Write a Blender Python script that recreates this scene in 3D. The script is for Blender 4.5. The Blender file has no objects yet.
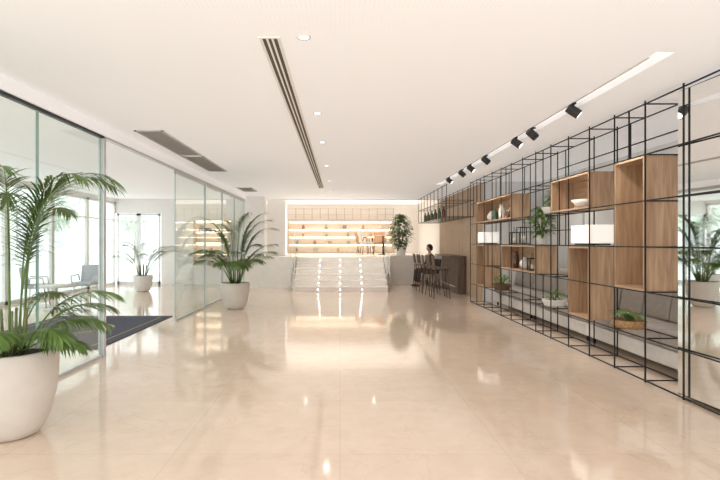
import bpy, math, random
from mathutils import Vector, Matrix
random.seed(7)
S = bpy.context.scene
C = S.collection
PI = math.pi
R = math.radians

# ---------------------------------------------------------------- mesh builder
class MB:
    def __init__(s):
        s.v = []; s.f = []; s.sm = []
    def add(s, vs, fs, smooth=False):
        o = len(s.v); s.v += [tuple(v) for v in vs]
        for f in fs:
            s.f.append([i + o for i in f]); s.sm.append(smooth)
        return s
    def box(s, x0, x1, y0, y1, z0, z1):
        v = [(x0,y0,z0),(x1,y0,z0),(x1,y1,z0),(x0,y1,z0),(x0,y0,z1),(x1,y0,z1),(x1,y1,z1),(x0,y1,z1)]
        return s.add(v, [(0,3,2,1),(4,5,6,7),(0,1,5,4),(1,2,6,5),(2,3,7,6),(3,0,4,7)])
    def prism(s, pts, a, b, axis='x'):
        n = len(pts); vs = []
        for t in (a, b):
            for (u, w) in pts:
                vs.append((t,u,w) if axis == 'x' else ((u,t,w) if axis == 'y' else (u,w,t)))
        fs = [list(range(n))[::-1], list(range(n, 2*n))]
        for i in range(n):
            j = (i+1) % n
            fs.append((i, j, n+j, n+i))
        return s.add(vs, fs)
    def path(s, pts, rads, n=8, caps=True):
        pts = [Vector(p) for p in pts]
        if not hasattr(rads, '__len__'): rads = [rads]*len(pts)
        vs = []; up = None
        for i, p in enumerate(pts):
            d = (pts[min(i+1, len(pts)-1)] - pts[max(i-1, 0)]).normalized()
            if up is None:
                up = d.cross(Vector((0,0,1)))
                if up.length < 1e-3: up = Vector((1,0,0))
                up.normalize()
            else:
                up = (up - d*up.dot(d)).normalized()
            w = d.cross(up)
            for k in range(n):
                a = 2*PI*k/n
                vs.append(p + (up*math.cos(a) + w*math.sin(a))*rads[i])
        fs = []
        for i in range(len(pts)-1):
            for k in range(n):
                j = (k+1) % n
                fs.append((i*n+k, i*n+j, (i+1)*n+j, (i+1)*n+k))
        s.add(vs, fs, n > 4)
        if caps:
            o = len(s.v) - len(vs)
            s.f.append([o+k for k in range(n)][::-1]); s.sm.append(False)
            e = o + (len(pts)-1)*n
            s.f.append([e+k for k in range(n)]); s.sm.append(False)
        return s
    def tube(s, p, q, r, n=8, r2=None):
        return s.path([p, q], [r, r if r2 is None else r2], n)
    def lathe(s, prof, n=36, c=(0,0,0)):
        vs = []; fs = []
        for (r, z) in prof:
            for k in range(n):
                a = 2*PI*k/n
                vs.append((c[0]+r*math.cos(a), c[1]+r*math.sin(a), c[2]+z))
        m = len(prof)
        for i in range(m-1):
            for k in range(n):
                j = (k+1) % n
                fs.append((i*n+k, i*n+j, (i+1)*n+j, (i+1)*n+k))
        s.add(vs, fs, True)
        return s
    def build(s, name, mat, parent=None, loc=(0,0,0), bevel=0, rotz=0):
        me = bpy.data.meshes.new(name)
        me.from_pydata(s.v, [], s.f)
        me.polygons.foreach_set('use_smooth', s.sm)
        me.materials.append(mat)
        me.update()
        o = bpy.data.objects.new(name, me); C.objects.link(o)
        o.location = loc; o.rotation_euler = (0,0,rotz)
        if parent: o.parent = parent
        if bevel:
            b = o.modifiers.new('Bevel', 'BEVEL'); b.width = bevel; b.segments = 3
            b.limit_method = 'ANGLE'; b.angle_limit = R(40)
        return o

def tag(o, label, cat, group=None, kind=None):
    o['label'] = label; o['category'] = cat
    if group: o['group'] = group
    if kind: o['kind'] = kind
    return o
def thing(name, label, cat, loc=(0,0,0), rotz=0, group=None):
    o = bpy.data.objects.new(name, None); C.objects.link(o)
    o.location = loc; o.rotation_euler = (0,0,rotz); o.empty_display_size = .1
    return tag(o, label, cat, group)
def struct(name, mb, m, label=None, **k):
    o = mb.build(name, m, **k); o['kind'] = 'structure'
    if label: o['label'] = label
    return o
def dup(root, loc, rotz=None, label=None, group=None):
    r = root.copy(); C.objects.link(r); r.location = loc
    if rotz is not None: r.rotation_euler = (0,0,rotz)
    if label: r['label'] = label
    if group: r['group'] = group
    for ch in list(root.children):
        c = ch.copy(); C.objects.link(c); c.parent = r
        for g in list(ch.children):
            d = g.copy(); C.objects.link(d); d.parent = c
    return r

# ---------------------------------------------------------------- materials
def nt(name):
    m = bpy.data.materials.new(name); m.use_nodes = True
    t = m.node_tree; b = t.nodes['Principled BSDF']
    return m, t, b
def sock(b, n, v):
    if n in b.inputs: b.inputs[n].default_value = v
def pm(name, col, rough=.5, metal=0, scale=8, var=.06, bump=0, emit=0, ecol=None, spec=.5):
    m, t, b = nt(name)
    tc = t.nodes.new('ShaderNodeTexCoord'); no = t.nodes.new('ShaderNodeTexNoise')
    no.inputs['Scale'].default_value = scale; no.inputs['Detail'].default_value = 4
    t.links.new(tc.outputs['Object'], no.inputs['Vector'])
    cr = t.nodes.new('ShaderNodeValToRGB')
    cr.color_ramp.elements[0].position = .3; cr.color_ramp.elements[1].position = .7
    cr.color_ramp.elements[0].color = tuple(max(0, c*(1-var)) for c in col)+(1,)
    cr.color_ramp.elements[1].color = tuple(min(1, c*(1+var)) for c in col)+(1,)
    t.links.new(no.outputs['Fac'], cr.inputs['Fac'])
    t.links.new(cr.outputs['Color'], b.inputs['Base Color'])
    sock(b, 'Roughness', rough); sock(b, 'Metallic', metal); sock(b, 'Specular IOR Level', spec)
    if bump:
        bn = t.nodes.new('ShaderNodeBump'); bn.inputs['Strength'].default_value = bump
        t.links.new(no.outputs['Fac'], bn.inputs['Height']); t.links.new(bn.outputs['Normal'], b.inputs['Normal'])
    if emit:
        sock(b, 'Emission Color', tuple(ecol or col)+(1,)); sock(b, 'Emission Strength', emit)
    return m
def wood(name, c1, c2, rough=.45, axis='Z', scale=5):
    m, t, b = nt(name)
    tc = t.nodes.new('ShaderNodeTexCoord'); mp = t.nodes.new('ShaderNodeMapping')
    t.links.new(tc.outputs['Object'], mp.inputs['Vector'])
    mp.inputs['Scale'].default_value = (16,16,1.2) if axis == 'Z' else (16,1.2,16)
    no = t.nodes.new('ShaderNodeTexNoise'); no.inputs['Scale'].default_value = scale/3; no.inputs['Detail'].default_value = 7
    no.inputs['Distortion'].default_value = .6
    t.links.new(mp.outputs['Vector'], no.inputs['Vector'])
    cr = t.nodes.new('ShaderNodeValToRGB')
    cr.color_ramp.elements[0].position = .34; cr.color_ramp.elements[1].position = .66
    cr.color_ramp.elements[0].color = c1+(1,); cr.color_ramp.elements[1].color = c2+(1,)
    t.links.new(no.outputs['Fac'], cr.inputs['Fac']); t.links.new(cr.outputs['Color'], b.inputs['Base Color'])
    sock(b, 'Roughness', rough)
    return m
def glass_mat(name, tint):
    m = bpy.data.materials.new(name); m.use_nodes = True; t = m.node_tree; t.nodes.clear()
    out = t.nodes.new('ShaderNodeOutputMaterial'); mix = t.nodes.new('ShaderNodeMixShader')
    tr = t.nodes.new('ShaderNodeBsdfTransparent'); gl = t.nodes.new('ShaderNodeBsdfGlossy')
    lw = t.nodes.new('ShaderNodeLayerWeight'); lw.inputs['Blend'].default_value = .5
    pw = t.nodes.new('ShaderNodeMath'); pw.operation = 'POWER'; pw.inputs[1].default_value = 4.0
    ml = t.nodes.new('ShaderNodeMath'); ml.operation = 'MULTIPLY_ADD'; ml.inputs[1].default_value = .65; ml.inputs[2].default_value = .04
    t.links.new(lw.outputs['Facing'], pw.inputs[0]); t.links.new(pw.outputs[0], ml.inputs[0])
    no = t.nodes.new('ShaderNodeTexNoise'); no.inputs['Scale'].default_value = 1.5
    mx = t.nodes.new('ShaderNodeMixRGB'); mx.inputs['Color1'].default_value = tint+(1,)
    mx.inputs['Color2'].default_value = tuple(min(1, c*1.02) for c in tint)+(1,)
    t.links.new(no.outputs['Fac'], mx.inputs['Fac']); t.links.new(mx.outputs['Color'], tr.inputs['Color'])
    gl.inputs['Roughness'].default_value = .01; gl.inputs['Color'].default_value = (.93,.96,.95,1)
    t.links.new(ml.outputs[0], mix.inputs['Fac']); t.links.new(tr.outputs[0], mix.inputs[1])
    t.links.new(gl.outputs[0], mix.inputs[2]); t.links.new(mix.outputs[0], out.inputs['Surface'])
    return m

def floor_mat(name, base, lite, vein, tile=1.0, rough=.13, joint=(.84,.80,.77), vs=.25, t2=(.965,.955,.945)):
    m, t, b = nt(name); N = t.nodes; L = t.links
    tc = N.new('ShaderNodeTexCoord')
    n1 = N.new('ShaderNodeTexNoise'); n1.inputs['Scale'].default_value = 4.5; n1.inputs['Detail'].default_value = 9; n1.inputs['Roughness'].default_value = .7
    n1.inputs['Distortion'].default_value = .2
    L.new(tc.outputs['Object'], n1.inputs['Vector'])
    cr = N.new('ShaderNodeValToRGB'); cr.color_ramp.elements[0].position = .3; cr.color_ramp.elements[1].position = .7
    cr.color_ramp.elements[0].color = base+(1,); cr.color_ramp.elements[1].color = lite+(1,)
    L.new(n1.outputs['Fac'], cr.inputs['Fac'])
    n2 = N.new('ShaderNodeTexNoise'); n2.inputs['Scale'].default_value = 2.0; n2.inputs['Detail'].default_value = 10; n2.inputs['Distortion'].default_value = .9
    L.new(tc.outputs['Object'], n2.inputs['Vector'])
    c2 = N.new('ShaderNodeValToRGB'); e = c2.color_ramp.elements
    e[0].position = .49; e[0].color = (0,0,0,1); e[1].position = .5; e[1].color = (vs,vs,vs,1)
    e3 = c2.color_ramp.elements.new(.51); e3.color = (0,0,0,1)
    L.new(n2.outputs['Fac'], c2.inputs['Fac'])
    mx = N.new('ShaderNodeMixRGB'); L.new(c2.outputs['Color'], mx.inputs['Fac']); L.new(cr.outputs['Color'], mx.inputs['Color1'])
    mx.inputs['Color2'].default_value = vein+(1,)
    br = N.new('ShaderNodeTexBrick'); br.offset = 0; br.squash = 1
    br.inputs['Scale'].default_value = 1; br.inputs['Brick Width'].default_value = tile; br.inputs['Row Height'].default_value = tile
    br.inputs['Mortar Size'].default_value = .0025; br.inputs['Mortar Smooth'].default_value = .2
    br.inputs['Color1'].default_value = (1,1,1,1); br.inputs['Color2'].default_value = t2+(1,); br.inputs['Mortar'].default_value = joint+(1,)
    L.new(tc.outputs['Object'], br.inputs['Vector'])
    mu = N.new('ShaderNodeMixRGB'); mu.blend_type = 'MULTIPLY'; mu.inputs['Fac'].default_value = 1
    L.new(mx.outputs['Color'], mu.inputs['Color1']); L.new(br.outputs['Color'], mu.inputs['Color2'])
    L.new(mu.outputs['Color'], b.inputs['Base Color'])
    sock(b, 'Roughness', rough); sock(b, 'Specular IOR Level', .9)
    return m

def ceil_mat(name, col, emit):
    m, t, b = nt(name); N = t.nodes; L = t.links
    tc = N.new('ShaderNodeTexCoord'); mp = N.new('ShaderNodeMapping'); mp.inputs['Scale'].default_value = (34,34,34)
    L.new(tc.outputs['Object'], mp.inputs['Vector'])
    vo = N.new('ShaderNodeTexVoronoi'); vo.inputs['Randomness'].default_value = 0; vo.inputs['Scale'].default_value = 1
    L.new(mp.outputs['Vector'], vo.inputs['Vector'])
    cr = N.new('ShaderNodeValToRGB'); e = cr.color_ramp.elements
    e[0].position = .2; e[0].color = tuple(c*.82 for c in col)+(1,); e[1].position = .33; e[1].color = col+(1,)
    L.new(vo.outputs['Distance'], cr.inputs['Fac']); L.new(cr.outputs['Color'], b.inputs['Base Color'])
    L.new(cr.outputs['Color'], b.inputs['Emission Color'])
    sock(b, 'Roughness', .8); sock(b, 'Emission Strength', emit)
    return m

M = {}
M['floor'] = floor_mat('polished_marble', (.745,.59,.465), (.815,.67,.545), (.58,.41,.28), 1.1, .07)
M['stone'] = floor_mat('pale_stone', (.82,.745,.665), (.87,.80,.73), (.7,.6,.5), 2.2, .15)
M['pave'] = pm('pavement', (.78,.77,.75), .8, scale=3, var=.1)
M['ceiling'] = ceil_mat('perforated_ceiling_fill_glow', (.835,.825,.825), .30)  # perforated panels given a faint added glow as room fill light
M['hallceil'] = pm('plain_ceiling_glow', (.88,.86,.83), .8, emit=.65, ecol=(1,.96,.9), var=.02)  # hall ceiling brightened by its own emission, not a luminous fitting
M['recess'] = pm('white_recess_glow', (.88,.88,.88), .7, emit=.6, ecol=(1,1,1), var=.02)  # recess brightness is emission in the surface, no lamp behind it
M['wall'] = pm('white_plaster', (.87,.855,.835), .7, var=.02)
M['wallgrey'] = pm('light_grey_panel', (.79,.785,.775), .35, var=.04, scale=2)
M['cream'] = pm('cream_plaster', (.84,.80,.75), .6, var=.03)
M['oak'] = wood('oak_veneer', (.33,.205,.12), (.49,.33,.205))
M['oakh'] = wood('oak_veneer_inner', (.37,.235,.14), (.52,.355,.225), axis='Y')
M['shelfcream'] = wood('pale_shelf_wood', (.76,.69,.59), (.84,.77,.68), axis='Y')
M['shelfoak'] = wood('light_shelf_wood', (.58,.46,.34), (.68,.56,.43), axis='Y')
M['panelwood'] = wood('pale_panel_wood', (.44,.31,.21), (.58,.43,.31), axis='Z')
M['darkwood'] = wood('brown_counter_wood', (.10,.07,.052), (.18,.13,.098))
M['stoolwood'] = wood('brown_stool_wood', (.06,.034,.022), (.12,.07,.045))
M['black'] = pm('black_powder_steel', (.014,.014,.015), .42, .5, scale=30)
M['blackp'] = pm('matte_black_plastic', (.02,.02,.022), .55)
M['steel'] = pm('brushed_steel', (.66,.66,.66), .3, .9, scale=40)
M['alu'] = pm('pale_aluminium', (.62,.635,.635), .35, .5)
M['glass'] = glass_mat('clear_glass', (.94,.97,.96))
M['railglass'] = glass_mat('rail_glass', (.97,.98,.975))
M['edge'] = pm('green_glass_edge', (.32,.47,.43), .15)
M['pot'] = pm('stoneware_pot', (.68,.63,.57), .5, scale=9, var=.03)
M['potw'] = pm('white_pot', (.78,.76,.72), .45)
M['soil'] = pm('dark_soil', (.035,.022,.015), .95, scale=60, var=.5, bump=.6)
M['leaf'] = pm('palm_leaf', (.105,.185,.04), .42, scale=5, var=.4)
M['leaf2'] = pm('bright_leaf', (.14,.27,.05), .42, scale=5, var=.35)
M['leaf3'] = pm('hazy_tree_leaf', (.68,.74,.64), .6, scale=2, var=.1)  # bright outdoor haze painted into the pale leaf colour
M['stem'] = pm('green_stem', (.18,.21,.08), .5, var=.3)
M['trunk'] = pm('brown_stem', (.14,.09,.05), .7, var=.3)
M['hazetrunk'] = pm('hazy_trunk', (.55,.52,.48), .7, var=.1)  # trunk paled with the same painted outdoor haze
M['sofa'] = pm('taupe_leather', (.39,.345,.31), .42, scale=18, var=.08, bump=.04)
M['sofab'] = pm('white_sofa_base', (.68,.64,.60), .5)
M['shade'] = pm('white_lamp_shade', (.9,.88,.84), .6, emit=.4, ecol=(1,.95,.88), var=.02)
M['strip'] = pm('warm_led', (1,.78,.5), .5, emit=7, ecol=(1,.86,.68), var=0)
M['lens'] = pm('white_led', (1,1,1), .5, emit=5, ecol=(1,.97,.92), var=0)
M['steplens'] = pm('step_led', (1,1,1), .5, emit=14, ecol=(1,.97,.92), var=0)
M['lenssoft'] = pm('soft_led', (1,1,1), .5, emit=2.5, ecol=(1,.95,.88), var=0)
M['grille'] = pm('grey_grille', (.42,.41,.41), .5)
M['gback'] = pm('grille_backing', (.2,.19,.19), .6)
M['slot'] = pm('slot_dark', (.08,.07,.065), .6)
M['mat'] = pm('slate_carpet', (.07,.08,.11), .95, scale=90, var=.25, bump=.3)
M['gold'] = pm('gold_weave', (.5,.38,.16), .8, scale=60)
M['basket'] = pm('woven_basket', (.34,.20,.09), .8, scale=45, var=.4, bump=.5)
M['greenglass'] = pm('green_glaze', (.05,.12,.07), .15)
M['brownglaze'] = pm('brown_glaze', (.12,.06,.035), .2)
M['cer'] = pm('white_ceramic', (.8,.78,.75), .25)
M['candle'] = pm('ivory_candle', (.85,.78,.62), .5)
M['orange'] = pm('tan_leather', (.48,.27,.14), .5)
M['greige'] = pm('greige_fabric', (.55,.50,.45), .8, scale=40)
M['blue'] = pm('grey_blue_fabric', (.52,.56,.60), .8, scale=40)
M['dkgrey'] = pm('dark_grey_fabric', (.08,.08,.085), .8, scale=40)
M['skin'] = pm('skin', (.55,.33,.24), .5, var=.04)
M['hair'] = pm('dark_hair', (.02,.014,.012), .5, scale=50, var=.4)
M['cloth'] = pm('black_cloth', (.018,.018,.02), .85, scale=50)
M['denim'] = pm('charcoal_cloth', (.04,.045,.06), .85, scale=50)
M['shoe'] = pm('shoe_leather', (.03,.025,.022), .4)
M['facade'] = pm('cream_facade', (.88,.87,.85), .8, scale=1, var=.04)  # cream lifted paler so the outdoors looks blown out
M['pane'] = pm('hazy_pane', (.68,.72,.75), .1)  # window colour lightened to carry the outdoor glare
M['mirror'] = pm('mirror_silver', (.87,.865,.85), .02, 1.0, var=.01)
bookcols = [(.62,.54,.44),(.40,.18,.12),(.2,.24,.28),(.72,.69,.64),(.2,.18,.16),(.45,.30,.2),(.3,.33,.26)]
bookmats = [pm('book_cover', c, .6) for c in bookcols]
cnames = ['tan','dull red','slate','off-white','dark grey','brown','olive']

CH = 2.82
GX = -2.9
LX = 3.04

# ---------------------------------------------------------------- setting
struct('floor', MB().box(-7.6, 4.8, -1.5, 17, -.1, 0), M['floor'], 'polished cream marble floor')
struct('ground', MB().box(-60, -7.6, -10, 90, -.15, -.03), M['pave'], 'pale street pavement outside the glass')
RX0, RX1 = 2.37, 2.51
c = MB()
c.box(-7.6, RX0, -1.5, 16.6, CH, CH+.25)
c.box(RX0, RX1, -1.5, 3.74, CH, CH+.25)
c.box(RX0, RX1, 12.4, 16.6, CH, CH+.25)
c.box(RX1, 4.8, -1.5, 16.6, CH, CH+.25)
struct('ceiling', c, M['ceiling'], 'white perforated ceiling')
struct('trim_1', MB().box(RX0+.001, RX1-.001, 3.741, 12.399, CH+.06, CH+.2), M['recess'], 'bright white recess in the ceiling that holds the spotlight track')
struct('wall_right', MB().box(4.7, 4.9, 1, 11.75, 0, CH).box(3.4, 4.9, 11.75, 11.9, 0, CH), M['wallgrey'], 'pale grey wall behind the sofas')
struct('wall_right_rear', MB().box(3.42, 3.6, 11.9, 22, 0, 3.1), M['cream'], 'pale wall beside the bar and upper hall')
b = MB()
y = 11.92
while y < 16.9:
    b.box(3.375, 3.419, y, y+.12, .02, CH-.01); y += .17
struct('trim_2', b, M['panelwood'], 'vertical wood slat cladding on the wall behind the bar')
for i, yy in enumerate((5.1, 6.6, 8.1, 9.6, 11.1)):
    struct('trim_%d' % (3+i), MB().box(4.675, 4.699, yy, yy+.05, .0, CH-.01), M['alu'], 'vertical joint strip on the pale grey wall')
struct('trim_8', MB().box(GX-.05, GX+.05, -1, 15.2, 2.69, CH-.001), M['ceiling'], 'white bulkhead over the glass partition')  # bulkhead shares the fill glow of the ceiling material
HZ = .93
struct('floor_upper', MB().box(-3.4, 1.4, 15.53, 22, 0.001, HZ).box(1.4, 3.4, 16.8, 22, 0.001, HZ), M['stone'], 'raised stone floor of the upper hall')
struct('wall_retaining_left', MB().box(-3.4, -1.36, 15.2, 15.52, 0, HZ+.02), M['cream'], 'low cream wall left of the stairs')
struct('wall_retaining_right', MB().box(1.36, 3.38, 16.6, 16.79, 0, HZ+.02).box(1.36, 1.42, 14.9, 16.6, 0, HZ+.02), M['cream'], 'low cream wall right of the stairs')
struct('wall_back', MB().box(-3.6, 3.6, 22, 22.2, HZ, 3.2), M['cream'], 'cream back wall of the upper hall')
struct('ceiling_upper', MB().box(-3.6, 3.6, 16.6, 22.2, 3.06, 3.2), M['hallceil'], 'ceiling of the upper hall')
struct('trim_9', MB().box(-3.6, 3.41, 16.6, 16.7, CH-.02, 3.06), M['wall'], 'ceiling edge above the stairs')
struct('wall_left_upper', MB().box(-3.6, -3.4, 16.6, 22, 0, 3.1), M['wall'], 'left wall of the upper hall')
struct('column_1', MB().box(-3.12, -2.36, 15.54, 16.1, HZ, CH), M['wall'], 'white square column left of the stairs', bevel=.01)
struct('column_2', MB().box(-2.5, -1.88, 17.2, 17.8, HZ, 3.06), M['wall'], 'white square column further back in the upper hall', bevel=.01)
w = MB().box(-5.9, -3.4, 16.5, 16.6, 0, CH).box(-7.6, -5.9, 16.5, 16.6, 2.35, CH)
struct('wall_lounge', w, M['wall'], 'white far wall of the entrance lounge')

# stairs
rise = HZ/6
stairs = thing('staircase', 'wide pale stone stairs of six steps with white step lights', 'stairs', (0,14,0))
for i in range(6):
    MB().box(-1.32, 1.34, .3*i, 1.525, rise*i+.0005, rise*(i+1)-.03).build('riser', M['stone'], stairs)
    MB().box(-1.33, 1.35, .3*i-.012, (.3*i+.3) if i < 5 else 1.529, rise*(i+1)-.03, rise*(i+1)).build('tread', M['stone'], stairs)
ordn = ['first','second','third','fourth','fifth','sixth']
for i in range(6):
    for X, nm in ((-.62,'left'),(0.0,'middle'),(.62,'right')):
        o = MB().box(-.011, .011, -.006, 0, -.015, .015).build('step_light', M['steplens'], None, (X, 14+.3*i-.0005, rise*(i+.5)-.01))
        tag(o, 'small white step light in the %s column on the %s riser from the bottom' % (nm, ordn[i]), 'step light', 'step lights set in the stair risers')
def balustrade(x, lab):
    t = thing('glass_balustrade', lab, 'railing', (x,14,0))
    MB().prism([(0.05,.12),(1.5,.95),(1.5,1.75),(0.05,1.0)], -.006, .006, 'x').build('glass_pane', M['railglass'], t)
    MB().tube((0,0.02,1.0),(0,1.55,1.78),.009,10).build('handrail', M['steel'], t)
    for yy, z0, z1 in ((.05,0,1.02),(1.5,.8,1.76)):
        MB().tube((0,yy,z0),(0,yy,z1),.009,10).build('post', M['steel'], t)
balustrade(-1.38, 'glass balustrade with steel handrail on the left edge of the stairs')
balustrade(1.40, 'glass balustrade with steel handrail on the right edge of the stairs')

# ---------------------------------------------------------------- glass partition
part_ys = [(1.6,3.4),(3.42,4.78),(4.80,6.05)]
labs = ['nearest clear fixed glass screen, behind the big potted palm', 'second fixed glass screen, left of its thin vertical joint','fixed glass screen ending at the silver post beside the door opening']
def glass_panel(y0, y1, label, frame=False, z1=2.66, x=GX, name='glass_screen'):
    t = thing(name, label, 'glass screen' if name == 'glass_screen' else 'glass door', (x, y0, 0), 0, 'glass screens of the entrance partition')
    MB().box(-.006, .006, .004, y1-y0-.004, .02, z1).build('pane', M['glass'], t)
    MB().box(-.007, .007, 0, .004, .02, z1).build('glass_edge', M['edge'], t)
    MB().box(-.007,.007,y1-y0-.004,y1-y0,.02,z1).build('glass_edge', M['edge'], t)
    MB().box(-.02, .02, 0, y1-y0, 0, .035).build('bottom_rail', M['alu'], t)
    if frame:
        MB().box(-.02, .02, 0, y1-y0, z1-.05, z1).build('top_rail', M['alu'], t)
    return t
for (y0,y1), l in zip(part_ys, labs): glass_panel(y0,y1,l)
glass_panel(8.79, 10.72, 'large sliding glass door leaf right of the door opening', True, name='sliding_glass_door')
glass_panel(10.76, 12.28, 'fixed glass screen beyond the sliding leaf, behind the far potted palm', True)
glass_panel(12.32, 13.7, 'second to last fixed glass screen at the far end', True)
glass_panel(13.74, 15.1, 'last fixed glass screen, beside the low cream wall', True)
tag(MB().box(-.035,.035,-.03,.03,0,2.66).build('steel_post', M['alu'], None, (GX,6.1,0), .004), 'silver vertical post at the near side of the door opening', 'post')
tag(MB().box(-.02,.02,-.018,.018,0,2.66).build('steel_post', M['alu'], None, (GX,10.74,0), .003), 'thin silver post at the far edge of the sliding door leaf', 'post')
tag(MB().box(-.02,.02,-.018,.018,0,2.66).build('steel_post', M['alu'], None, (GX,12.3,0), .003), 'thin silver post behind the far potted palm', 'post')
tag(MB().box(-.03,.03,0,4.5,0,.026).build('header_rail', M['blackp'], None, (GX,1.6,2.662)), 'black header rail above the near glass screens', 'rail')
tag(MB().box(-.03,.04,0,9.0,0,.026).build('header_rail', M['alu'], None, (GX,6.12,2.662)), 'silver sliding-door header rail over the entrance opening', 'rail')

def window(n, x, y0, y1, lab):
    t = thing('window_%d' % n, lab, 'window', (x,y0,0)); t['kind'] = 'structure'
    L = y1-y0
    MB().box(-.04,.04,0,.06,0,CH-.1).box(-.04,.04,L-.06,L,0,CH-.1).box(-.04,.04,0,L,CH-.17,CH-.1).box(-.04,.04,0,L,0,.08).box(-.03,.03,0,L,2.1,2.15).build('window_frame', M['cer'], t)
    MB().box(-.005,.005,.06,L-.06,.08,CH-.17).build('pane', M['glass'], t)
yy = -1.4
for n in range(10):
    window(n+1, -7.45, yy, yy+1.78, 'tall street window in a pale frame, number %d along the lounge from the near end' % (n+1)); yy += 1.79
struct('trim_10', MB().box(-7.55,-7.35,-1.4,16.5,CH-.1,CH-.001), M['wall'], 'white strip over the street windows')
for k, (x0, x1) in enumerate(((-7.35,-6.65),(-6.63,-5.93))):
    t = thing('door_%d' % (k+1), ('left' if k == 0 else 'right')+' framed glass street door in the far wall of the lounge', 'door', (x0,16.52,0)); t['kind'] = 'structure'
    L = x1-x0
    MB().box(0,.06,-.03,.03,0,2.34).box(L-.06,L,-.03,.03,0,2.34).box(0,L,-.03,.03,2.27,2.34).box(0,L,-.03,.03,0,.1).build('door_frame', M['alu'], t)
    MB().box(.06,L-.06,-.004,.004,.1,2.27).build('pane', M['glass'], t)
    hx = L-.12 if k == 0 else .12
    MB().tube((hx,-.07,.8),(hx,-.07,1.5),.014).tube((hx,-.07,.85),(hx,0,.85),.008).tube((hx,-.07,1.45),(hx,0,1.45),.008).build('door_handle', M['steel'], t)

t = thing('entrance_mat', 'dark slate entrance mat with a thin gold border inside the door opening', 'mat', (-4.2, 7.95, 0))
MB().box(-1.05,1.05,-1.45,1.45,0.001,.014).build('carpet', M['mat'], t, bevel=.004)
g = MB()
for a, w_ in ((0.90, .02),):
    vs = []
    for sx_, sy_ in ((-1,-1),(1,-1),(1,1),(-1,1)):
        vs += [(sx_*a, sy_*(a+.4), .0155), (sx_*(a-w_), sy_*(a+.4-w_), .0155)]
    g.add(vs, [(0,2,3,1),(2,4,5,3),(4,6,7,5),(6,0,1,7)])
g.build('border_line', M['gold'], t)
for rr, a0, a1 in ((.55,20,160),(.38,200,340)):
    g = MB()
    vs = []
    for k in range(21):
        a = R(a0+(a1-a0)*k/20)
        vs += [((rr-.02)*math.cos(a),(rr-.02)*math.sin(a),.0155), ((rr+.02)*math.cos(a),(rr+.02)*math.sin(a),.0155)]
    g.add(vs, [(2*k,2*k+1,2*k+3,2*k+2) for k in range(20)])
    g.build('emblem_stroke', M['gold'], t)

# ---------------------------------------------------------------- ceiling fittings
t = thing('slot_diffuser', 'long ceiling air diffuser with three dark slots', 'air vent', (-.49,3.48,CH))
MB().box(-.075,-.052,0,9.7,-.006,0).box(.052,.075,0,9.7,-.006,0).box(-.075,.075,-.02,0,-.006,0).box(-.075,.075,9.7,9.72,-.006,0).box(-.026,-.011,0,9.7,-.006,0).box(.011,.026,0,9.7,-.006,0).build('frame', M['wall'], t)
for xx in (-.039,0,.039): MB().box(xx-.0125,xx+.0125,0,9.7,-.004,-.0005).build('slot', M['slot'], t)
def grille(y0, y1, x0, x1, lab):
    t = thing('ceiling_grille', lab, 'air vent', (x0,y0,CH), 0, 'ceiling air grilles over the glass partition')
    L = y1-y0; W = x1-x0
    MB().box(0,W,0,.03,-.012,0).box(0,W,L-.03,L,-.012,0).box(0,.03,0,L,-.012,0).box(W-.03,W,0,L,-.012,0).build('frame', M['alu'], t)
    MB().box(.03,W-.03,.03,L-.03,-.003,-.0005).build('backing', M['gback'], t)
    m = MB(); xx = .04
    while xx < W-.045:
        m.box(xx,xx+.018,.03,L-.03,-.010,-.004); xx += .03
    m.build('louvre', M['grille'], t)
grille(6.35, 8.15, -2.62, -2.25, 'nearest grey ceiling grille above the door opening')
grille(8.25, 10.0, -2.62, -2.25, 'second grey ceiling grille, beyond the nearest one')
grille(13.0, 14.0, -2.7, -2.3, 'small far ceiling grille near the white column')
for k, yv in enumerate((3.46,5.5,7.1,9.3,11.6,14)):
    t = thing('downlight', '%s round recessed downlight beside the long slot diffuser, counted from the camera' % ordn[k], 'downlight', (-.25,yv,CH), 0, 'downlights in the ceiling')
    MB().lathe([(.05,-.001),(.05,-.006),(.036,-.008),(.034,-.002)],24).build('trim_ring', M['cer'], t)
    MB().lathe([(0,-.003),(.034,-.003)],24).build('lens', M['lens'], t)
TX = 2.44
tag(MB().box(-.018,.018,0,8.3,-.025,0).build('lighting_track', M['cer'], None, (TX,3.95,CH+.06)), 'white lighting track in the ceiling recess carrying the black spotlights', 'light track')
ys = [5.25,6.37,6.94,8.4,9.36,10.04,11.2]
onn = ['first','second','third','fourth','fifth','sixth','seventh']
sp = thing('track_spotlight', 'x', 'spotlight', (TX,5.25,CH+.035), 0, 'black spotlights on the ceiling track')
MB().box(-.02,.02,-.05,.05,-.02,0).build('adapter', M['blackp'], sp, bevel=.003)
MB().tube((0,0,-.02),(0,0,-.06),.012).build('stem', M['black'], sp)
hd = MB(); ax = Vector((.7,-.25,-.6)).normalized(); c0 = Vector((0.01,0,-.08))
hd.path([c0-ax*.068, c0-ax*.062, c0+ax*.068, c0+ax*.072],[.042,.05,.05,.047],20).build('lamp_head', M['blackp'], sp)
MB().path([c0+ax*.073, c0+ax*.075],[.038,.038],20).build('lens', M['lenssoft'], sp)
for k in range(7):
    s_ = sp if k == 0 else dup(sp, (TX,ys[k],CH+.035), rotz=(.5 if k % 2 else -.2))
    s_['label'] = '%s black ceiling spotlight on the track, counted from the camera' % onn[k]

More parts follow.
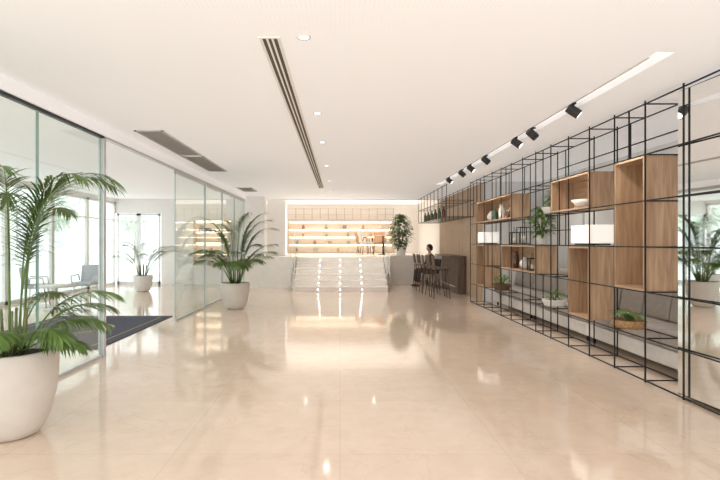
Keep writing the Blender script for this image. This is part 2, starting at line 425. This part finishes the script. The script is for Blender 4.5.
# ---------------------------------------------------------------- lattice
LD = .34
Yk = [4.98+.557*k for k in range(-5, 13)]
Zk = [.02,.44,.90,1.35,1.81,2.27,2.775]
lat = thing('lattice_shelving_frame', 'tall open black steel rod lattice forming a room divider', 'shelving frame', (LX, Yk[0], 0))
y0 = Yk[0]; rr = .0062
def rod(name, p, q):
    m = MB()
    p = Vector(p); q = Vector(q)
    lo = [min(p[i],q[i])-rr for i in range(3)]; hi = [max(p[i],q[i])+rr for i in range(3)]
    m.box(lo[0],hi[0],lo[1],hi[1],max(lo[2],0.001),hi[2]).build(name, M['black'], lat)
yl = Yk[-1]-y0
for i, yv in enumerate(Yk):
    rod('front_upright', (0,yv-y0,.01),(0,yv-y0,2.8))
    if i not in (3,4,9,13): rod('rear_upright', (LD,yv-y0,.01),(LD,yv-y0,2.8))
for i, z0_, z1_ in ((5,2.27,2.775),(8,1.35,2.27),(9,.02,.44),(9,2.27,2.775),(12,2.27,2.775),(14,.9,1.35),(15,2.27,2.775)):
    ym = Yk[i]-y0+.2785
    rod('half_upright', (0,ym,z0_),(0,ym,z1_))
for i, z0_, z1_ in ((6,1.35,2.775),(8,.44,1.35),(9,1.35,2.775),(12,.9,2.775),(15,1.35,2.775)):
    ym = Yk[i]-y0+.2785
    rod('rear_half_upright', (LD,ym,z0_),(LD,ym,z1_))
for j, z in enumerate(Zk):
    rod('front_rail', (0,0,z),(0,yl,z))
for j, (z, a, b_) in enumerate([(.02,0,17),(.44,5,17),(.90,3,17),(1.35,0,17),(1.81,5,17),(2.27,0,17),(2.775,0,17),(1.58,8,14),(2.52,4,10)]):
    rod('rear_rail', (LD,Yk[a]-y0,z),(LD,Yk[b_]-y0,z))
for i, yv in enumerate(Yk):
    for j, z in enumerate(Zk):
        if i < 5 and i > 1: continue
        if (i*3+j*5) % 5 == 1 and j not in (0,6): continue
        rod('cross_rod', (rr,yv-y0,z),(LD-rr,yv-y0,z))

def cubby(k0, k1, j0, j1, label):
    ya, yb = 4.98+.557*k0+.0075, 4.98+.557*k1-.0075
    za, zb = Zk[j0]+.0075, Zk[j1]-.0075
    t = thing('cubby_box', label, 'shelf box', (LX-.006, ya, za), 0, 'oak boxes held in the steel lattice')
    W = LD-.005; L = yb-ya; H = zb-za; th = .022
    MB().box(0,W,0,th,0,H).build('side_panel', M['oak'], t)
    MB().box(0,W,L-th,L,0,H).build('side_panel', M['oak'], t)
    MB().box(0,W,th,L-th,H-th,H).build('top_panel', M['oakh'], t)
    MB().box(0,W,th,L-th,0,th).build('bottom_panel', M['oakh'], t)
    MB().box(W-.012,W,th,L-th,th,H-th).build('back_panel', M['oakh'], t)
cubby(0,1,2,5,'tallest oak box, nearest the mirror on the right')
cubby(2,4,4,5,'wide upper oak box holding a white bowl')
cubby(7,11,4,5,'long upper oak box at the far end holding bottles and vases')
cubby(2,3,1,3,'tall oak box under the nearer white lamp')
cubby(5,8,2,3,'wide oak box under the lanterns and leafy plant')
cubby(10,11,1,3,'tall oak box under the farther white lamp')
XC = LX+.17

mt = thing('mirror_panel', 'tall mirror panel behind the nearest part of the black lattice', 'mirror', (3.085,3.9,0), R(2.1))
MB().box(0,.012,-.9,.63,.03,CH-.06).build('mirror_face', M['mirror'], mt)
MB().box(.013,.22,-.9,.63,0.03,CH-.06).build('backing_panel', M['wall'], mt)

# ---------------------------------------------------------------- plants
def leaflet(m, p, d, up, L, w, droop):
    side = d.cross(up)
    if side.length < 1e-4: side = Vector((1,0,0))
    side.normalize()
    vs = []; q = Vector(p); dd = Vector(d)
    seg = 4; prof = [.35,1,.85,.5,0.05]
    for i in range(seg+1):
        vs.append(q + side*w*prof[i]*.5 + Vector((0,0,w*.12))); vs.append(q - side*w*prof[i]*.5 + Vector((0,0,w*.12))) 
        dd = (dd + Vector((0,0,-droop/seg))).normalized()
        q = q + dd*(L/seg)
    fs = [(2*i,2*i+1,2*i+3,2*i+2) for i in range(seg)]
    m.add(vs, fs, True)
def frond(parent, base, az, L, elev, droop, nl=22, ll=.34, w=.028, start=.3, mat='leaf', ex=1.3, ld=.75):
    m = MB(); n = 16; p = Vector(base); pts = [p.copy()]; dirs = []
    for i in range(n):
        tt = (i+.5)/n
        e = R(elev - droop*tt**ex)
        d = Vector((math.cos(az)*math.cos(e), math.sin(az)*math.cos(e), math.sin(e)))
        dirs.append(d); p = p + d*(L/n); pts.append(p.copy())
    dirs.append(dirs[-1])
    m.path(pts, [.008*(1-.8*i/n) for i in range(n+1)], 6)
    lateral = Vector((-math.sin(az), math.cos(az), 0))
    for k in range(nl):
        tt = start + (1-start)*k/(nl-1); x = tt*n; i = min(int(x), n-1); f = x-i
        q = pts[i].lerp(pts[i+1], f); d = dirs[i]
        u = (tt-start)/(1-start)
        l = ll*(.5+.5*math.sin(PI*min(u*.8+.15,1)))*(1-.3*u)
        for s in (-1,1):
            dv = (lateral*s*(1-.55*u) + d*(.6+.6*u) + Vector((0,0,.1)) + Vector((random.uniform(-.08,.08),random.uniform(-.08,.08),random.uniform(-.08,.08)))).normalized()
            leaflet(m, q, dv, Vector((0,0,1)), l*random.uniform(.9,1.08), w, ld+random.uniform(-.15,.2))
    return m.build('frond', M[mat], parent)
def bowl_pot(t, r, h, mat):
    prof = [(0,0),(r*.50,0),(r*.60,h*.025),(r*.73,h*.12),(r*.85,h*.28),(r*.94,h*.48),(r*.99,h*.7),(r,h*.9),(r*.995,h*.985),(r*.98,h),(r*.93,h),(r*.915,h*.985),(r*.91,h*.9)]
    MB().lathe(prof, 56).build('pot', mat, t)
    MB().lathe([(0,h*.93),(r*.5,h*.925),(r*.912,h*.91)], 32).build('soil', M['soil'], t)
def palm(name, label, loc, r, h, fronds, mat='pot', ns=7, stemh=.35, nl=28, w=.024):
    t = thing(name, label, 'potted plant', loc)
    bowl_pot(t, r, h, M[mat])
    for k in range(ns):
        a = 2*PI*k/ns; b0 = Vector((.07*math.cos(a), .07*math.sin(a), h*.9))
        MB().path([b0, b0+Vector((.03*math.cos(a),.03*math.sin(a),stemh*.6)), b0+Vector((.04*math.cos(a),.04*math.sin(a),stemh))],[.016,.012,.009],7).build('stem', M['stem'], t)
    for (az, L, el, dr, ll, ex) in fronds:
        a = R(az); bs = (.10*math.cos(a), .10*math.sin(a), h*.9+.05)
        frond(t, bs, a, L, el, dr, nl, ll, w=w, ex=ex, ld=.85, start=.38)
    return t
fg = [(8,1.70,90,132,.38,3.4),(-22,1.62,88,120,.36,3.4),(60,1.78,89,125,.38,3.0),(125,1.7,86,120,.38,2.6),(190,1.7,84,110,.36,2.2),(240,1.5,84,110,.34,2.4),(300,1.6,88,105,.34,3.0),(95,1.6,84,110,.34,2.2),
      (2,.66,50,78,.28,1.5),(-30,.60,48,80,.28,1.5),(45,.74,56,85,.29,1.5),(95,.8,62,85,.29,1.5),(150,.8,52,80,.29,1.5),(210,.7,52,80,.29,1.5),(-65,.5,55,85,.25,1.5),(15,.82,66,92,.29,1.7),(-8,.5,32,60,.25,1.4)]
palm('potted_palm', 'large palm with long arching fronds in a round beige pot in the near left corner', (-2.40,3.64,0), .315, .62, fg, w=.018, nl=42)
f2 = []
for k in range(28):
    up = k % 3 == 0
    f2.append((k*360/28+random.uniform(-8,8), random.uniform(1.45,1.7) if up else random.uniform(.9,1.35), random.uniform(80,89) if up else random.uniform(60,80), random.uniform(70,100) if up else random.uniform(75,105), .34, random.uniform(2.2,3.0) if up else random.uniform(1.5,2.0)))
palm('potted_palm', 'bushy palm in a rounded cream pot standing before the far glass screens', (-2.2,10.5,0), .3, .55, f2, w=.023, nl=36)
f3 = [(k*36+random.uniform(-8,8), random.uniform(.9,1.3), random.uniform(65,86), random.uniform(60,95), .3, 1.6) for k in range(12)]
palm('potted_palm', 'small palm in a white pot inside the entrance lounge by the street doors', (-5.6,14.2,0), .27, .45, f3, 'potw')

def bush(t, h0, w, h, n, ls, mat='leaf2', z=0):
    m = MB(); st_ = MB()
    ns = 7
    for k in range(ns):
        a = random.uniform(0,2*PI); q = Vector((math.cos(a)*w*.3, math.sin(a)*w*.3, h0+h*.7))
        st_.path([(0,0,h0-.02),(q.x*.4,q.y*.4,h0+h*.35),tuple(q)],[.008*w*2+.002,.006*w*2+.0015,.002],5)
    st_.build('stem', M['trunk'], t)
    for k in range(n):
        a = random.uniform(0,2*PI); u = random.uniform(.0,1); 
        rad = w*.5*math.sin(PI*(.12+.8*u))*random.uniform(.35,1)
        p = Vector((rad*math.cos(a), rad*math.sin(a), h0+h*u))
        d = Vector((math.cos(a),math.sin(a),random.uniform(-.2,.9))).normalized()
        leaflet(m, p, d, Vector((0,0,1)), ls*random.uniform(.7,1.2), ls*.42, .9)
    m.build('foliage', M[mat], t)
def potplant(label, loc, r, h, w, fh, n, ls, mat='potw', leaf='leaf2'):
    t = thing('potted_plant', label, 'potted plant', loc)
    MB().lathe([(0,0),(r*.75,0),(r*.8,h*.05),(r,h*.95),(r,h),(r*.9,h),(r*.88,h*.85),(0,h*.85)],24).build('pot', M[mat], t)
    bush(t, h*.85, w, fh, n, ls, leaf)
    return t
potplant('tall leafy plant on the raised floor right of the stairs', (2.1,17.3,HZ), .2, .3, .85, 1.15, 760, .18, 'potw', 'leaf')
potplant('leafy plant in a white pot on the wide oak box beside the lanterns', (XC,7.95,1.362), .09, .15, .42, .48, 280, .12)
potplant('small leafy plant just beyond the upper oak box that holds a bowl', (XC,7.5,1.822), .178, .1, .3, .28, 160, .09)
potplant('small green plant in a white pot low in the lattice', (XC,7.49,.452), .178, .09, .28, .16, 90, .07)
potplant('small plant in a brown pot at the far low end of the lattice', (XC,9.9,.452), .178, .12, .36, .2, 90, .09, 'brownglaze')
t = thing('fern_basket', 'green fern in a woven basket low in the lattice below the tallest oak box', 'potted plant', (XC,5.56,.452))
MB().lathe([(0,0),(.165,0),(.172,.04),(.17,.08),(.165,.09),(.155,.08),(.15,.07),(0,.07)],28).build('basket', M['basket'], t)
MB().path([(0,-.16,.08),(0,-.13,.18),(0,0,.23),(0,.13,.18),(0,.16,.08)],.006,6).build('handle', M['basket'], t)
for k in range(18):
    frond(t, (0,0,.07), k*2*PI/18, random.uniform(.16,.24), random.uniform(40,78), 90, 12, .07, .015, .1, 'leaf2')

# ---------------------------------------------------------------- items on the lattice
def lamp(label, loc):
    t = thing('box_lamp', label, 'lamp', loc)
    MB().box(-.13,.13,-.2,.2,0,.02).build('base', M['black'], t)
    MB().box(-.16,.16,-.235,.235,.021,.25).build('lamp_shade', M['shade'], t, bevel=.008)
lamp('nearer white rectangular lamp on the tall oak box', (XC,6.37,1.351+.011))
lamp('farther white rectangular lamp on the far tall oak box', (XC,10.83,1.351+.011))
def lantern(label, loc, w, h):
    t = thing('lantern', label, 'lantern', loc)
    a = w/2; m = MB()
    m.box(-a,a,-a,a,0,.015).box(-a,a,-a,a,h-.015,h)
    for sx in (-1,1):
        for sy in (-1,1): m.box(sx*a-.006,sx*a+.006,sy*a-.006,sy*a+.006,0,h)
    m.build('frame', M['black'], t)
    MB().path([(0,-a*.6,h),(0,-a*.5,h+.06),(0,0,h+.09),(0,a*.5,h+.06),(0,a*.6,h)],.004,6).build('handle', M['black'], t)
    MB().lathe([(0,h*.5),(.028,h*.5),(.03,h*.48),(.03,.016),(0,.016)],16).build('candle', M['candle'], t)
lantern('larger black frame lantern on the wide oak box', (XC,8.75,1.362), .17, .3)
lantern('smaller black frame lantern behind the larger one on the wide oak box', (XC,9.2,1.362), .13, .22)
lantern('small black lantern inside the wide oak box', (XC-.03,8.25,.934), .13, .2)
def vase(label, loc, prof, m, cat='vase', name='vase'):
    tag(MB().lathe(prof, 24).build(name, m, None, loc), label, cat)
VB = [(0,0),(.045,0),(.05,.02),(.05,.16),(.02,.21),(.016,.27),(.02,.275),(.014,.27)]
VR = [(0,0),(.04,0),(.085,.06),(.09,.11),(.05,.17),(.03,.19),(.036,.21),(.028,.205)]
VT = [(0,0),(.05,0),(.065,.1),(.055,.22),(.035,.27),(.045,.3),(.038,.295)]
BW = [(0,.01),(.05,0),(.12,.05),(.16,.11),(.152,.11),(.11,.06),(.04,.02),(0,.02)]
z1 = 1.81+.032
vase('white footed bowl inside the wide upper oak box', (XC-.01,6.55,z1), BW, M['cer'], 'bowl', 'bowl')
vase('green bottle nearest in the long upper oak box', (XC-.03,9.15,z1), VB, M['greenglass'], 'bottle', 'bottle')
vase('round brown vase in the long upper oak box', (XC,9.45,z1), VR, M['brownglaze'])
vase('tall white vase in the middle of the long upper oak box', (XC-.02,9.85,z1), VT, M['cer'])
vase('second green bottle behind the white vase in the long upper oak box', (XC-.04,10.2,z1), VB, M['greenglass'], 'bottle', 'bottle')
vase('farthest round white vase in the long upper oak box', (XC,10.6,z1), VR, M['cer'])
vase('round white vase inside the wide oak box', (XC-.03,8.6,.933), VR, M['cer'])
vase('tall brown vase at the far end inside the wide oak box', (XC-.03,9.05,.933), VT, M['brownglaze'])

# ---------------------------------------------------------------- sofas behind lattice
def sofa(label, loc, L, n):
    t = thing('sofa', label, 'sofa', loc, 0, 'grey sofas behind the lattice')
    MB().box(0,.78,0,L,.08,.26).build('base', M['sofab'], t, bevel=.02)
    MB().box(.62,.8,0,L,.261,.82).build('back_frame', M['sofa'], t, bevel=.04)
    w = L/n
    for k in range(n):
        MB().box(.0,.63,k*w+.006,(k+1)*w-.006,.262,.45).build('seat_cushion', M['sofa'], t, bevel=.045)
        MB().prism([(.43,.452),(.60,.452),(.66,.90),(.56,.93),(.50,.89)],k*w+.01,(k+1)*w-.01,'y').build('back_cushion', M['sofa'], t, bevel=.04)
    for sx in (.06,.7):
        for sy in (.08,L-.08):
            MB().tube((sx,sy,.0),(sx,sy,.08),.02,10).build('leg', M['black'], t)
sofa('nearest taupe grey leather sofa behind the lattice', (3.46,4.9,0), 2.1, 4)
sofa('middle taupe grey leather sofa behind the lattice', (3.46,7.01,0), 2.1, 4)
sofa('farthest taupe grey leather sofa behind the lattice', (3.46,9.12,0), 2.1, 4)

# ---------------------------------------------------------------- bar
t = thing('bar_counter', 'dark brown bar counter along the slatted wood wall', 'bar counter', (3.0,13.3,0))
MB().box(-.08,.36,0,2.1,1.0,1.03).build('countertop', M['darkwood'], t, bevel=.005)
MB().box(.14,.34,.03,2.07,0,.999).build('base_panel', M['darkwood'], t)
MB().tube((.08,.1,.2),(.08,2.0,.2),.015,10).build('foot_rail', M['steel'], t)
s0 = thing('bar_stool', 'x', 'bar stool', (2.5,12.45,0), 0, 'dark bar stools at the counter')
MB().box(-.18,.18,-.18,.18,.71,.75).build('seat', M['stoolwood'], s0, bevel=.015)
MB().prism([(-.18,.80),(-.155,.80),(-.185,1.06),(-.21,1.06)],-.17,.17,'y').build('backrest', M['stoolwood'], s0, bevel=.008)
for sx in (-1,1):
    for sy in (-1,1):
        MB().path([(sx*.2,sy*.19,0),(sx*.145,sy*.14,.71)]+([(-.17,sy*.14,.9)] if sx < 0 else []),[.010,.014]+([.010] if sx < 0 else []),8).build('leg', M['stoolwood'], s0)
fr = MB()
for a, b_ in (((-.18,-.17),(.18,-.17)),((.18,-.17),(.18,.17)),((.18,.17),(-.18,.17)),((-.18,.17),(-.18,-.17))):
    fr.tube((a[0],a[1],.25),(b_[0],b_[1],.25),.007,6)
fr.build('footrest', M['black'], s0)
for k in range(5):
    o = s0 if k == 0 else dup(s0, (2.5-.03*k,12.45+.58*k,0), rotz=(.1,-.1,.08,0)[k-1])
    o['label'] = '%s dark bar stool at the counter, counted from the camera' % ordn[k]
t = thing('hanging_rack', 'black steel rod rack hanging from the ceiling above the bar', 'rack', (2.6,12.2,2.02))
for yy in [i*.54 for i in range(9)]:
    for xx in (0,.66):
        MB().box(xx-.007,xx+.007,yy-.007,yy+.007,0,.8).build('upright', M['black'], t)
    MB().box(0.008,.652,yy-.006,yy+.006,-.006,.006).build('cross_rod', M['black'], t)
    MB().box(0.008,.652,yy-.006,yy+.006,.394,.406).build('cross_rod', M['black'], t)
for z in (0,.4,.78):
    for xx in (0,.66):
        MB().box(xx-.006,xx+.006,0,4.32,z-.006,z+.006).build('rail', M['black'], t)
for k in range(6):
    vase('%s bottle standing in the hanging rack over the bar, counted from the camera' % ordn[k], (2.64,12.74+.54*k,2.026), VB, M['greenglass'] if k % 2 else M['brownglaze'], 'bottle', 'bottle')

# ---------------------------------------------------------------- upper hall shelving
def wall_shelf(label, x0, x1, yb, z0, n, pitch, books, where):
    W = x1-x0
    t = thing('wall_shelving', label, 'shelving', (x0,yb,z0))
    MB().box(0,W,.28,.3,0,n*pitch+.02).build('back_panel', M['shelfcream'], t)
    for k in range(n+1):
        MB().box(0,W,0,.279,k*pitch,k*pitch+.026).build('shelf_board', M['shelfoak'], t)
        if k: MB().box(.03,W-.03,.24,.27,k*pitch-.015,k*pitch-.001).build('light_strip', M['strip'], t)
    for xx in (0,W-.03): MB().box(xx,xx+.03,0,.279,.031,n*pitch).build('side_panel', M['shelfoak'], t)
    rown = ['lowest','second','third','top']; on2 = ordn+['seventh']
    for k in range(n):
        x = .15+random.uniform(0,.5); c = 0
        while x < W-.3 and c < books:
            w = random.uniform(.06,.22); h = random.uniform(.08,.17); i = random.randrange(7)
            if random.random() < .55:
                o = MB().box(0,w,-.09,.09,0,h).build('book_stack' if w > .12 else 'book', bookmats[i], None, (x0+x, yb+.14, z0+k*pitch+.027), .004)
                tag(o, '%s %s, %s item on the %s shelf %s' % (cnames[i], 'book stack' if w > .12 else 'book', on2[c], rown[k], where), 'books', 'books %s' % where)
            else:
                o = MB().lathe([(0,0),(.04,0),(.07,.07),(.05,.13),(.025,.16),(.03,.18)],14).build('vase', bookmats[i], None, (x0+x+.06, yb+.14, z0+k*pitch+.027))
                tag(o, '%s vase, %s item on the %s shelf %s' % (cnames[i], on2[c], rown[k], where), 'vase', 'vases %s' % where)
            x += w+random.uniform(.5,1.0); c += 1
wall_shelf('long warmly lit wooden shelving on the back wall beyond the stairs', -2.25, 2.3, 21.65, HZ+.02, 4, .33, 5, 'of the back wall')
wall_shelf('small warmly lit wooden shelving seen through the glass at the far left', -4.75, -3.5, 16.18, .65, 4, .36, 2, 'behind the glass')
t = thing('upper_wall_rack', 'open light wood rod rack above the lit shelving on the back wall', 'rack', (-2.25,21.5,2.36))
for k in range(14): MB().box(k*.35-.008,k*.35+.008,0,.016,0,.5).build('upright', M['oakh'], t)
for z in (.0,.22,.46): MB().box(-.008,4.558,.017,.12,z,z+.014).build('rail', M['shelfoak'], t)

def chair(label, loc, rz, m='orange'):
    t = thing('lounge_chair', label, 'chair', loc, rz)
    MB().box(-.24,.24,-.23,.23,.40,.48).build('seat', M[m], t, bevel=.03)
    MB().prism([(-.25,.47),(-.18,.47),(-.25,.86),(-.31,.86)],-.22,.22,'x').build('backrest', M[m], t, bevel=.025)
    lg = M['steel'] if m == 'blue' else M['stoolwood']
    for sx in (-1,1):
        for sy in (-1,1): MB().tube((sx*.22,sy*.21,0),(sx*.17,sy*.17,.4),.013).build('leg', lg, t)
        MB().path([(sx*.24,-.2,.5),(sx*.26,-.18,.64),(sx*.26,.15,.62),(sx*.22,.18,.45)],.014,7).build('armrest', lg, t)
def table(label, loc, r=.35, h=.72, m='panelwood', leg='black'):
    t = thing('round_table', label, 'table', loc)
    MB().lathe([(0,h-.03),(r,h-.03),(r,h),(0,h)],32).build('tabletop', M[m], t)
    MB().tube((0,0,.02),(0,0,h-.03),.025,12).build('pedestal', M[leg], t)
    MB().lathe([(0,0.001),(r*.6,0.001),(r*.6,.015),(0,.025)],24).build('base', M[leg], t)
table('round wooden table at the top of the stairs, right side', (1.6,18.6,HZ))
chair('greige fabric chair left of the round table above the stairs', (1.0,18.7,HZ), R(-80), 'greige')
chair('tan leather chair right of the round table above the stairs', (1.5,19.3,HZ), R(170))
chair('tan leather chair furthest back by the round table above the stairs', (0.9,19.6,HZ), R(-100))
table('low round table in the entrance lounge behind the near palm', (-5.9,10.4,0), .4, .5, 'cream', 'steel')
chair('grey blue lounge chair nearer the street windows in the entrance lounge', (-6.6,10.9,0), R(-70), 'blue')
chair('grey blue lounge chair behind the low lounge table', (-5.9,11.6,0), R(180), 'blue')

# ---------------------------------------------------------------- person
def skin_geo(pts, edges, rad, sub=2):
    me = bpy.data.meshes.new('tmp'); me.from_pydata(pts, edges, []); ob = bpy.data.objects.new('tmp', me); C.objects.link(ob)
    ob.modifiers.new('s','SKIN')
    for i, r_ in enumerate(rad):
        me.skin_vertices[0].data[i].radius = (r_, r_) if not isinstance(r_, tuple) else r_
    me.skin_vertices[0].data[0].use_root = True
    sb = ob.modifiers.new('b','SUBSURF'); sb.levels = sub; sb.render_levels = sub
    bpy.context.view_layer.update()
    ev = ob.evaluated_get(bpy.context.evaluated_depsgraph_get())
    m2 = bpy.data.meshes.new_from_object(ev)
    vs = [v.co.copy() for v in m2.vertices]; fs = [list(p.vertices) for p in m2.polygons]
    bpy.data.objects.remove(ob); bpy.data.meshes.remove(m2); bpy.data.meshes.remove(me)
    return vs, fs
def person(label, loc, rotz):
    t = thing('person', label, 'person', loc, rotz)
    P = [(0,0,.52),(0,.01,.68),(0,0,.88),(0,0,1.0),(0,-.01,1.07),(0,-.02,1.13)]
    E = [(0,1),(1,2),(2,3),(3,4),(4,5)]; Rr = [(.15,.11),(.12,.09),(.15,.1),(.09,.07),(.05,.05),(.055,.055)]
    for s in (-1,1):
        i = len(P)
        P += [(s*.10,-.02,.51),(s*.12,-.42,.53),(s*.12,-.44,.1),(s*.12,-.45,.05),(s*.12,-.58,.035)]
        Rr += [.085,.062,.045,.04,.03]; E += [(0,i),(i,i+1),(i+1,i+2),(i+2,i+3),(i+3,i+4)]
        j = len(P)
        P += [(s*.17,0,.96),(s*.22,-.02,.74),(s*.14,-.24,.64),(s*.12,-.30,.62)]
        Rr += [.055,.042,.032,.026]; E += [(3,j),(j,j+1),(j+1,j+2),(j+2,j+3)]
    vs, fs = skin_geo(P, E, Rr)
    m = MB().add(vs, fs, True)
    for s in (-1,1):
        for k in range(4):
            x = s*.12 + (k-1.5)*.019; l = (.065,.075,.07,.055)[k]
            v, f = skin_geo([(x,-.31,.618),(x,-.37,.625),(x,-.37-l*.5,.615),(x,-.37-l,.592)],[(0,1),(1,2),(2,3)],[.010,.009,.008,.007],1)
            m.add(v, f, True)
        v, f = skin_geo([(s*.12-s*.02,-.31,.62),(s*.12-s*.045,-.345,.62),(s*.12-s*.055,-.38,.61)],[(0,1),(1,2)],[.011,.010,.008],1); m.add(v, f, True)
    hv = []; hf = []; nu, nv = 28, 20; cz = 1.22
    for i in range(nv+1):
        ph = PI*i/nv
        for k in range(nu):
            th = 2*PI*k/nu; x = math.sin(ph)*math.cos(th); yv = math.sin(ph)*math.sin(th); z = math.cos(ph)
            X = x*.075*(1-.2*max(0,-z)); Y = yv*.095; Z = z*.118
            fr_ = max(0,-yv)**2
            Y -= .022*fr_*math.exp(-(x/.16)**2-((z+.15)/.22)**2)
            for ex in (-.4,.4): Y += .010*fr_*math.exp(-((x-ex)/.16)**2-((z-.05)/.12)**2)
            Y -= .007*fr_*math.exp(-(x/.3)**2-((z+.5)/.1)**2)
            X += .012*(1 if x > 0 else -1)*math.exp(-(yv/.15)**2-((z+.02)/.22)**2)*(abs(x) > .7)
            hv.append((X, Y-.02, cz+Z))
    for i in range(nv):
        for k in range(nu):
            j = (k+1) % nu; hf.append((i*nu+k,(i+1)*nu+k,(i+1)*nu+j,i*nu+j))
    m.add(hv, hf, True)
    m.build('body', M['skin'], t)
    hm = MB(); hv = []; hf = []
    for i in range(15):
        for k in range(36):
            th = 2*PI*k/36
            back = .5+.5*math.sin(th)
            lim = PI*(.30+.42*min(1,back*1.5))
            ph = lim*i/14
            hv.append((math.sin(ph)*math.cos(th)*.088, math.sin(ph)*math.sin(th)*.112-.016, cz+.008+math.cos(ph)*.130))
    for i in range(14):
        for k in range(36):
            j = (k+1) % 36; hf.append((i*36+k,(i+1)*36+k,(i+1)*36+j,i*36+j))
    hm.add(hv, hf, True)
    hm.build('hair', M['hair'], t)
    P2 = [(0,0,.54),(0,.01,.68),(0,0,.88),(0,0,1.0)]; E2 = [(0,1),(1,2),(2,3)]; R2 = [(.17,.125),(.135,.105),(.165,.115),(.10,.08)]
    for s in (-1,1):
        j = len(P2); P2 += [(s*.17,0,.96),(s*.22,-.02,.74),(s*.15,-.22,.65)]; R2 += [.065,.052,.042]; E2 += [(3,j),(j,j+1),(j+1,j+2)]
    v, f = skin_geo(P2,E2,R2); MB().add(v,f,True).build('jumper', M['cloth'], t)
    P2 = [(0,0,.53)]; E2 = []; R2 = [(.165,.12)]
    for s in (-1,1):
        j = len(P2); P2 += [(s*.10,-.04,.52),(s*.12,-.42,.53),(s*.12,-.44,.14)]; R2 += [.098,.074,.056]; E2 += [(0,j),(j,j+1),(j+1,j+2)]
    v, f = skin_geo(P2,E2,R2); MB().add(v,f,True).build('trousers', M['denim'], t)
    for s in (-1,1):
        v, f = skin_geo([(s*.12,-.43,.07),(s*.12,-.47,.045),(s*.12,-.6,.035)],[(0,1),(1,2)],[.05,.045,.034],2)
        MB().add(v,f,True).build('shoe', M['shoe'], t)
    return t
chair('dark grey chair under the seated person beside the bar', (2.88,16.0,0), R(180-75), 'dkgrey')
person('person with dark hair in black clothes sitting beyond the bar stools', (2.88,16.0,-.02), R(-75))

# ---------------------------------------------------------------- outdoors
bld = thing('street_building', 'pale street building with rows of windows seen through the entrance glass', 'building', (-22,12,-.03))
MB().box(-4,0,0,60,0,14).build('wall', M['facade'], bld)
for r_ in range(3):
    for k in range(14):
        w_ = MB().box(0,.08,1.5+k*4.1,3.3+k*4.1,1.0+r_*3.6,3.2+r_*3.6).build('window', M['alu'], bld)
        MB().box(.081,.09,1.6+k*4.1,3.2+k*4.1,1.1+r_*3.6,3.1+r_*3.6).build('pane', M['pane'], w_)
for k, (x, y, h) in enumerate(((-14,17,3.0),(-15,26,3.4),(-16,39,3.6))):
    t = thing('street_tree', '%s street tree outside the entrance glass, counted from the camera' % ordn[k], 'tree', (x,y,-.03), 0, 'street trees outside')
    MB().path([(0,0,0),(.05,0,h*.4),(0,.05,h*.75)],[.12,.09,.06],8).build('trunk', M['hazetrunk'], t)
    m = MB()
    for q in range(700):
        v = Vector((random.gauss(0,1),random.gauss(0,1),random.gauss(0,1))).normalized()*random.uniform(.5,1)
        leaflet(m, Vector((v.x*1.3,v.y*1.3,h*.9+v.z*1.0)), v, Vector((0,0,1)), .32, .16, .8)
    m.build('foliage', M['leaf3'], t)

# ---------------------------------------------------------------- light
w = bpy.data.worlds.new('World'); S.world = w; w.use_nodes = True
N = w.node_tree.nodes; L = w.node_tree.links
bg = N['Background']; tc = N.new('ShaderNodeTexCoord'); sx = N.new('ShaderNodeSeparateXYZ'); cr = N.new('ShaderNodeValToRGB')
L.new(tc.outputs['Generated'], sx.inputs[0]); L.new(sx.outputs['Z'], cr.inputs['Fac']); L.new(cr.outputs['Color'], bg.inputs['Color'])
cr.color_ramp.elements[0].color = (1,.985,.965,1); cr.color_ramp.elements[1].color = (.88,.94,1,1)
bg.inputs['Strength'].default_value = 2.65
def spot(loc, e, ang=100, col=(1,.95,.89), rad=.04, rot=(0,0,0), sf=1.0):
    l = bpy.data.lights.new('spot_lamp','SPOT'); l.energy = e; l.spot_size = R(ang); l.spot_blend = .8; l.color = col; l.shadow_soft_size = rad
    l.specular_factor = sf
    o = bpy.data.objects.new('spot_lamp', l); C.objects.link(o); o.location = loc; o.rotation_euler = rot
for yv in (3.46,5.5,7.1,9.3,11.6,14): spot((-.25,yv,CH-.02), 38, 140, sf=0)
for yv in ys: spot((TX+.1,yv-.04,CH-.12), 42, 80, rot=(0,R(-28),0), sf=0)
for yv in (5.6,7.6,9.6): spot((4.1,yv,CH-.05), 34, 130, sf=0)  # fill lamps added to lift the dim sofa wall, no fixtures here
for xv in (-.9,.9): spot((xv,13.2,CH-.03), 30, 150, sf=0)
for yv in (18,20.5):
    for xv in (-1,1): spot((xv,yv,3.0), 130, 150, sf=0)

# ---------------------------------------------------------------- camera
cd = bpy.data.cameras.new('Camera'); cam = bpy.data.objects.new('Camera', cd); C.objects.link(cam)
cam.location = (0,0,1.4); cam.rotation_euler = (R(90),0,0)
cd.lens = 25; cd.sensor_width = 36; cd.shift_x = 20/720; cd.shift_y = 2/720; cd.clip_end = 300
S.camera = cam
S.view_settings.view_transform = 'Standard'
